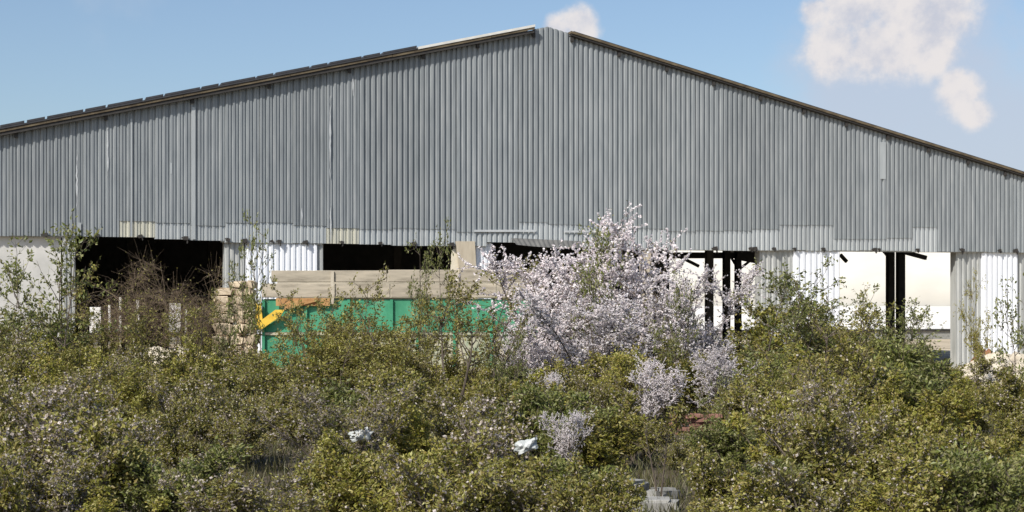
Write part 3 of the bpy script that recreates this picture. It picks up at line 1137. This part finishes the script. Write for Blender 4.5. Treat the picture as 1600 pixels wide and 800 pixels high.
# tall leafy shoots that stand above the thicket
SH = [('shoot0', 396, 336, 33, 'tall thin leafy sapling before the white panel left of the container', .5),
      ('shoot1', 60, 350, 31, 'tall leafy sapling before the plaster wall', 1.0),
      ('shoot2', 22, 395, 32, 'shorter sapling at the far end of the plaster wall', 1.0),
      ('wisp0', 112, 415, 33, 'sparse sapling before the corrugated pier beside the doorway', 1.0),
      ('shoot2', 680, 347, 32, 'thin leafy sapling rising before the second dark doorway', .55),
      ('wisp1', 735, 410, 30, 'brown-leaved sapling before the right half of the container', 1.0),
      ('wisp2', 630, 445, 30.5, 'sparse brown-leaved sapling before the middle of the container', 1.1),
      ('wisp0', 545, 425, 31, 'sparse sapling before the planks of the container', .9),
      ('wisp1', 480, 440, 31.5, 'sparse sapling before the yellow bracket end of the container', .8),
      ('shoot0', 350, 455, 34, 'leafy sapling before the stone pier', .7),
      ('shoot1', 948, 352, 31, 'green sapling rising through the blossom', .6),
      ('shoot2', 1052, 428, 29, 'slender green sapling beside the smaller blossoming tree', .6),
      ('shoot0', 1268, 408, 30, 'leafy sapling before the white panel of the middle pier', 1.2),
      ('shoot1', 1215, 425, 29, 'leafy sapling before the grey middle pier', 1.3),
      ('shoot2', 1345, 448, 30, 'leafy sapling at the foot of the open bay', 1.3),
      ('shoot0', 1435, 470, 31, 'leafy sapling beside the twin dark columns', 1.2),
      ('wisp2', 1310, 455, 29, 'brown-leaved sapling before the middle pier', 1.1),
      ('wisp0', 1526, 425, 42, 'thin dry creeper on the right-hand corrugated pier', .5),
      ('shoot1', 1592, 418, 27, 'leafy sapling before the shed corner panel', .9),
      ('stem0', 708, 470, 27.5, 'dark-stemmed young tree before the lower right panels of the container', 1.0),
      ('stem1', 785, 478, 27.8, 'crooked dark-stemmed young tree at the right end of the container', .9),
      ('stem1', 1030, 655, 15.9, 'dark-stemmed young tree behind the flat concrete slab', .9),
      ('stem0', 1312, 490, 24.0, 'dark-stemmed young tree under the white panel', 1.0),
      ('stem1', 1245, 560, 20.5, 'dark-stemmed young tree under the grey middle pier', 1.0),
      ('stem0', 610, 600, 19.0, 'dark-stemmed young tree under the plank sideboards', 1.2),
      ('wisp2', 170, 462, 34, 'sparse sapling before the wide dark doorway', 1.1),
      ('wisp1', 240, 470, 33.5, 'brownish sapling under the dead branches', 1.1),
      ('wisp0', 290, 462, 34, 'brownish sapling between the dead branches and the stone pier', 1.1),
      ('wisp2', 590, 470, 29, 'low brown-leaved sapling before the lower panels of the container', 1.3),
      ('wisp1', 520, 475, 29.5, 'low brown-leaved sapling beside the rusty band', 1.3),
      ('shoot1', 1385, 480, 29, 'leafy sapling under the twin dark columns', 1.2),
      ('shoot2', 1120, 575, 22.5, 'small sapling before the brick pile', 1.0),
      ('shoot2', 800, 500, 27, 'green sapling below the blossom beside the container', 1.0)]
for k, px, py, d, lab, w in SH:
    plant(k, 'sapling', px, py, d, lab, 'sapling', wide=w)

# the thicket, row by row
SKX = [-80, 0, 60, 100, 150, 200, 250, 300, 350, 400, 450, 500, 560, 620, 680, 740, 790, 840, 900, 1000, 1080, 1140, 1180, 1210, 1260, 1310, 1360, 1400, 1450, 1490, 1530, 1580, 1700]
SKY = [500, 498, 492, 505, 528, 540, 536, 536, 545, 555, 530, 510, 500, 500, 550, 545, 560, 540, 508, 508, 545, 548, 515, 472, 462, 482, 505, 515, 520, 550, 566, 562, 560]


def sky_at(px):
    return float(np.interp(px, SKX, SKY))


ZONE = [(60, 'under the plaster wall'), (125, 'under the narrow pier'), (230, 'under the dark doorway'), (340, 'under the dead branches'), (410, 'under the stone pier'),
        (500, 'under the yellow bracket'), (640, 'under the plank sideboards'), (790, 'under the green container'), (900, 'under the low blossom'), (1010, 'under the tallest blossom'),
        (1120, 'under the three steel columns'), (1240, 'under the grey middle pier'), (1320, 'under the white panel'), (1385, 'under the open bay'), (1490, 'under the twin columns'), (9999, 'under the sand heap')]
DESC = {'olive': 'olive-green shrub', 'yellow': 'yellow-green shrub', 'green': 'darker green shrub', 'brown': 'brownish young-leaved shrub', 'twiggy': 'grey twiggy shrub'}
rb = random.Random(42)


def zone(px):
    for a, s in ZONE:
        if px < a:
            return s


def pick(px, row):
    if px < 420:
        w = [('olive', 4.2), ('brown', 1.4), ('twiggy', (2.3 if 60 < px < 420 else 1.2) if row >= 3 else .9), ('yellow', 2.8), ('green', .7)]
    elif px < 820:
        w = [('olive', 4), ('brown', 1.1), ('yellow', 3), ('twiggy', .5), ('green', .8)]
    elif px < 1130:
        w = [('olive', 3.5), ('yellow', 2.8), ('brown', .7), ('twiggy', .3), ('green', 1)]
    else:
        w = [('olive', 3), ('yellow', 2.8), ('green', 2.2), ('brown', .5), ('twiggy', .15)]
    return rb.choices([a for a, _ in w], [b for _, b in w])[0]


# name, distance, drop of the tops below the skyline, jitter of the tops, spacing (all in pixels), share of the real skyline kept
ROWS = [('back row', 33.5, 0, 26, 50, 1.0), ('fifth row', 29.0, 14, 30, 58, .8), ('fourth row', 25.0, 34, 34, 66, .6), ('third row', 21.2, 58, 40, 76, .4), ('second row', 17.8, 92, 46, 86, .3), ('front row', 15.2, 136, 56, 92, .2), ('foremost row', 13.4, 178, 62, 84, .1)]
made = {}
for row, (rname, d0, dy, jit, stp, keep) in enumerate(ROWS):
    px = -70
    while px < 1690:
        p = px + rb.uniform(-.3, .3) * stp
        d = d0 + rb.uniform(-1.5, 1.5) * (1.0 if row < 6 else .5)
        py = keep * sky_at(p) + (1 - keep) * 532 + dy + rb.uniform(-.35, 1.0) * jit
        kd = pick(p, row)
        px += stp
        if row > 1 and rb.random() < .05:
            continue
        # gaps: the lumps of concrete, the bricks and the block pillar stay visible
        if 930 < p < 1070 and 14.4 < d < 16.9:
            continue
        if 940 < p < 1062 and d <= 14.4:
            continue
        if 900 < p < 1100 and d < 16.9:
            py = max(py, 725)
        for bx, by, bd in ((822, 695, 16.8), (563, 676, 17.0), (1196, 727, 15.6)):
            if abs(p - bx) < 48 and d < bd + .3:
                py = max(py, by - 2)
        if 1045 < p < 1205 and d < 25.0:
            py = max(py, 660 + rb.uniform(0, 35))
        if row == 0 and 1500 < p:
            py += 22
        h = z_at(py, d)
        if h < 0.2:
            continue
        wide = (rb.uniform(.9, 1.3) if h > .7 else rb.uniform(1.2, 1.6))
        n = 3 if kd == 'olive' else 2
        lab = '%s in the %s %s' % (DESC[kd], rname, zone(p))
        e = plant('%s%s%d' % ('low_' if h < 1.15 else '', kd, rb.randrange(n)), 'shrub', p, py, d, lab, 'shrub', DESC[kd] + 's of the ' + rname, wide=wide, rng=rb)
        made.setdefault(lab, []).append((h, e))
WORDS = {2: ('lower', 'taller'), 3: ('lowest', 'middle-sized', 'tallest')}
WIDE = {2: ('narrower', 'broader'), 3: ('narrowest', 'middling', 'broadest')}
for lab, l in made.items():
    if len(l) in (2, 3):
        hs = sorted(l, key=lambda t: t[0])
        ws = sorted(l, key=lambda t: t[1].scale[0])
        if all(b[0] - a[0] > 0.06 for a, b in zip(hs[:-1], hs[1:])):
            for w_, t in zip(WORDS[len(l)], hs):
                t[1]['label'] = w_ + ' ' + lab
        elif all(b[1].scale[0] - a[1].scale[0] > 0.05 for a, b in zip(ws[:-1], ws[1:])):
            for w_, t in zip(WIDE[len(l)], ws):
                t[1]['label'] = w_ + ' ' + lab

bag(822, 697, 16.8, .13, 1, 'crumpled white plastic sheet snagged in the shrubs below the blossom')
bag(563, 680, 17.0, .12, 2, 'torn white plastic bag caught in the shrubs below the container')
bag(1196, 729, 15.6, .09, 3, 'small white plastic bag caught in the shrubs below the middle pier')

# dry grass and weeds between the shrubs: one mass
rg = np.random.default_rng(9)
n = 60000
d = rg.uniform(12.5, 39, n)
x = rg.uniform(-.37, .37, n) * d
A = np.stack([x, d, np.zeros(n)], 1)
ax = rg.normal(0, .45, (n, 3))
ax[:, 2] = 1
ax /= np.linalg.norm(ax, axis=1)[:, None]
hgt = rg.uniform(.08, .24, n)[:, None]
sd = np.cross(ax, rg.normal(0, 1, (n, 3)))
sd /= np.linalg.norm(sd, axis=1)[:, None]
V = np.stack([A - sd * .008, A + sd * .008, A + ax * hgt], 1).reshape(-1, 3)
V[:, 2] = np.maximum(V[:, 2], 0.0)
me = mesh_np('grass', V, np.arange(3 * n).reshape(n, 3), M['grass'])
tag(link('grass', me), 'dry grass and weeds covering the ground between the shrubs', 'grass', kind='stuff')
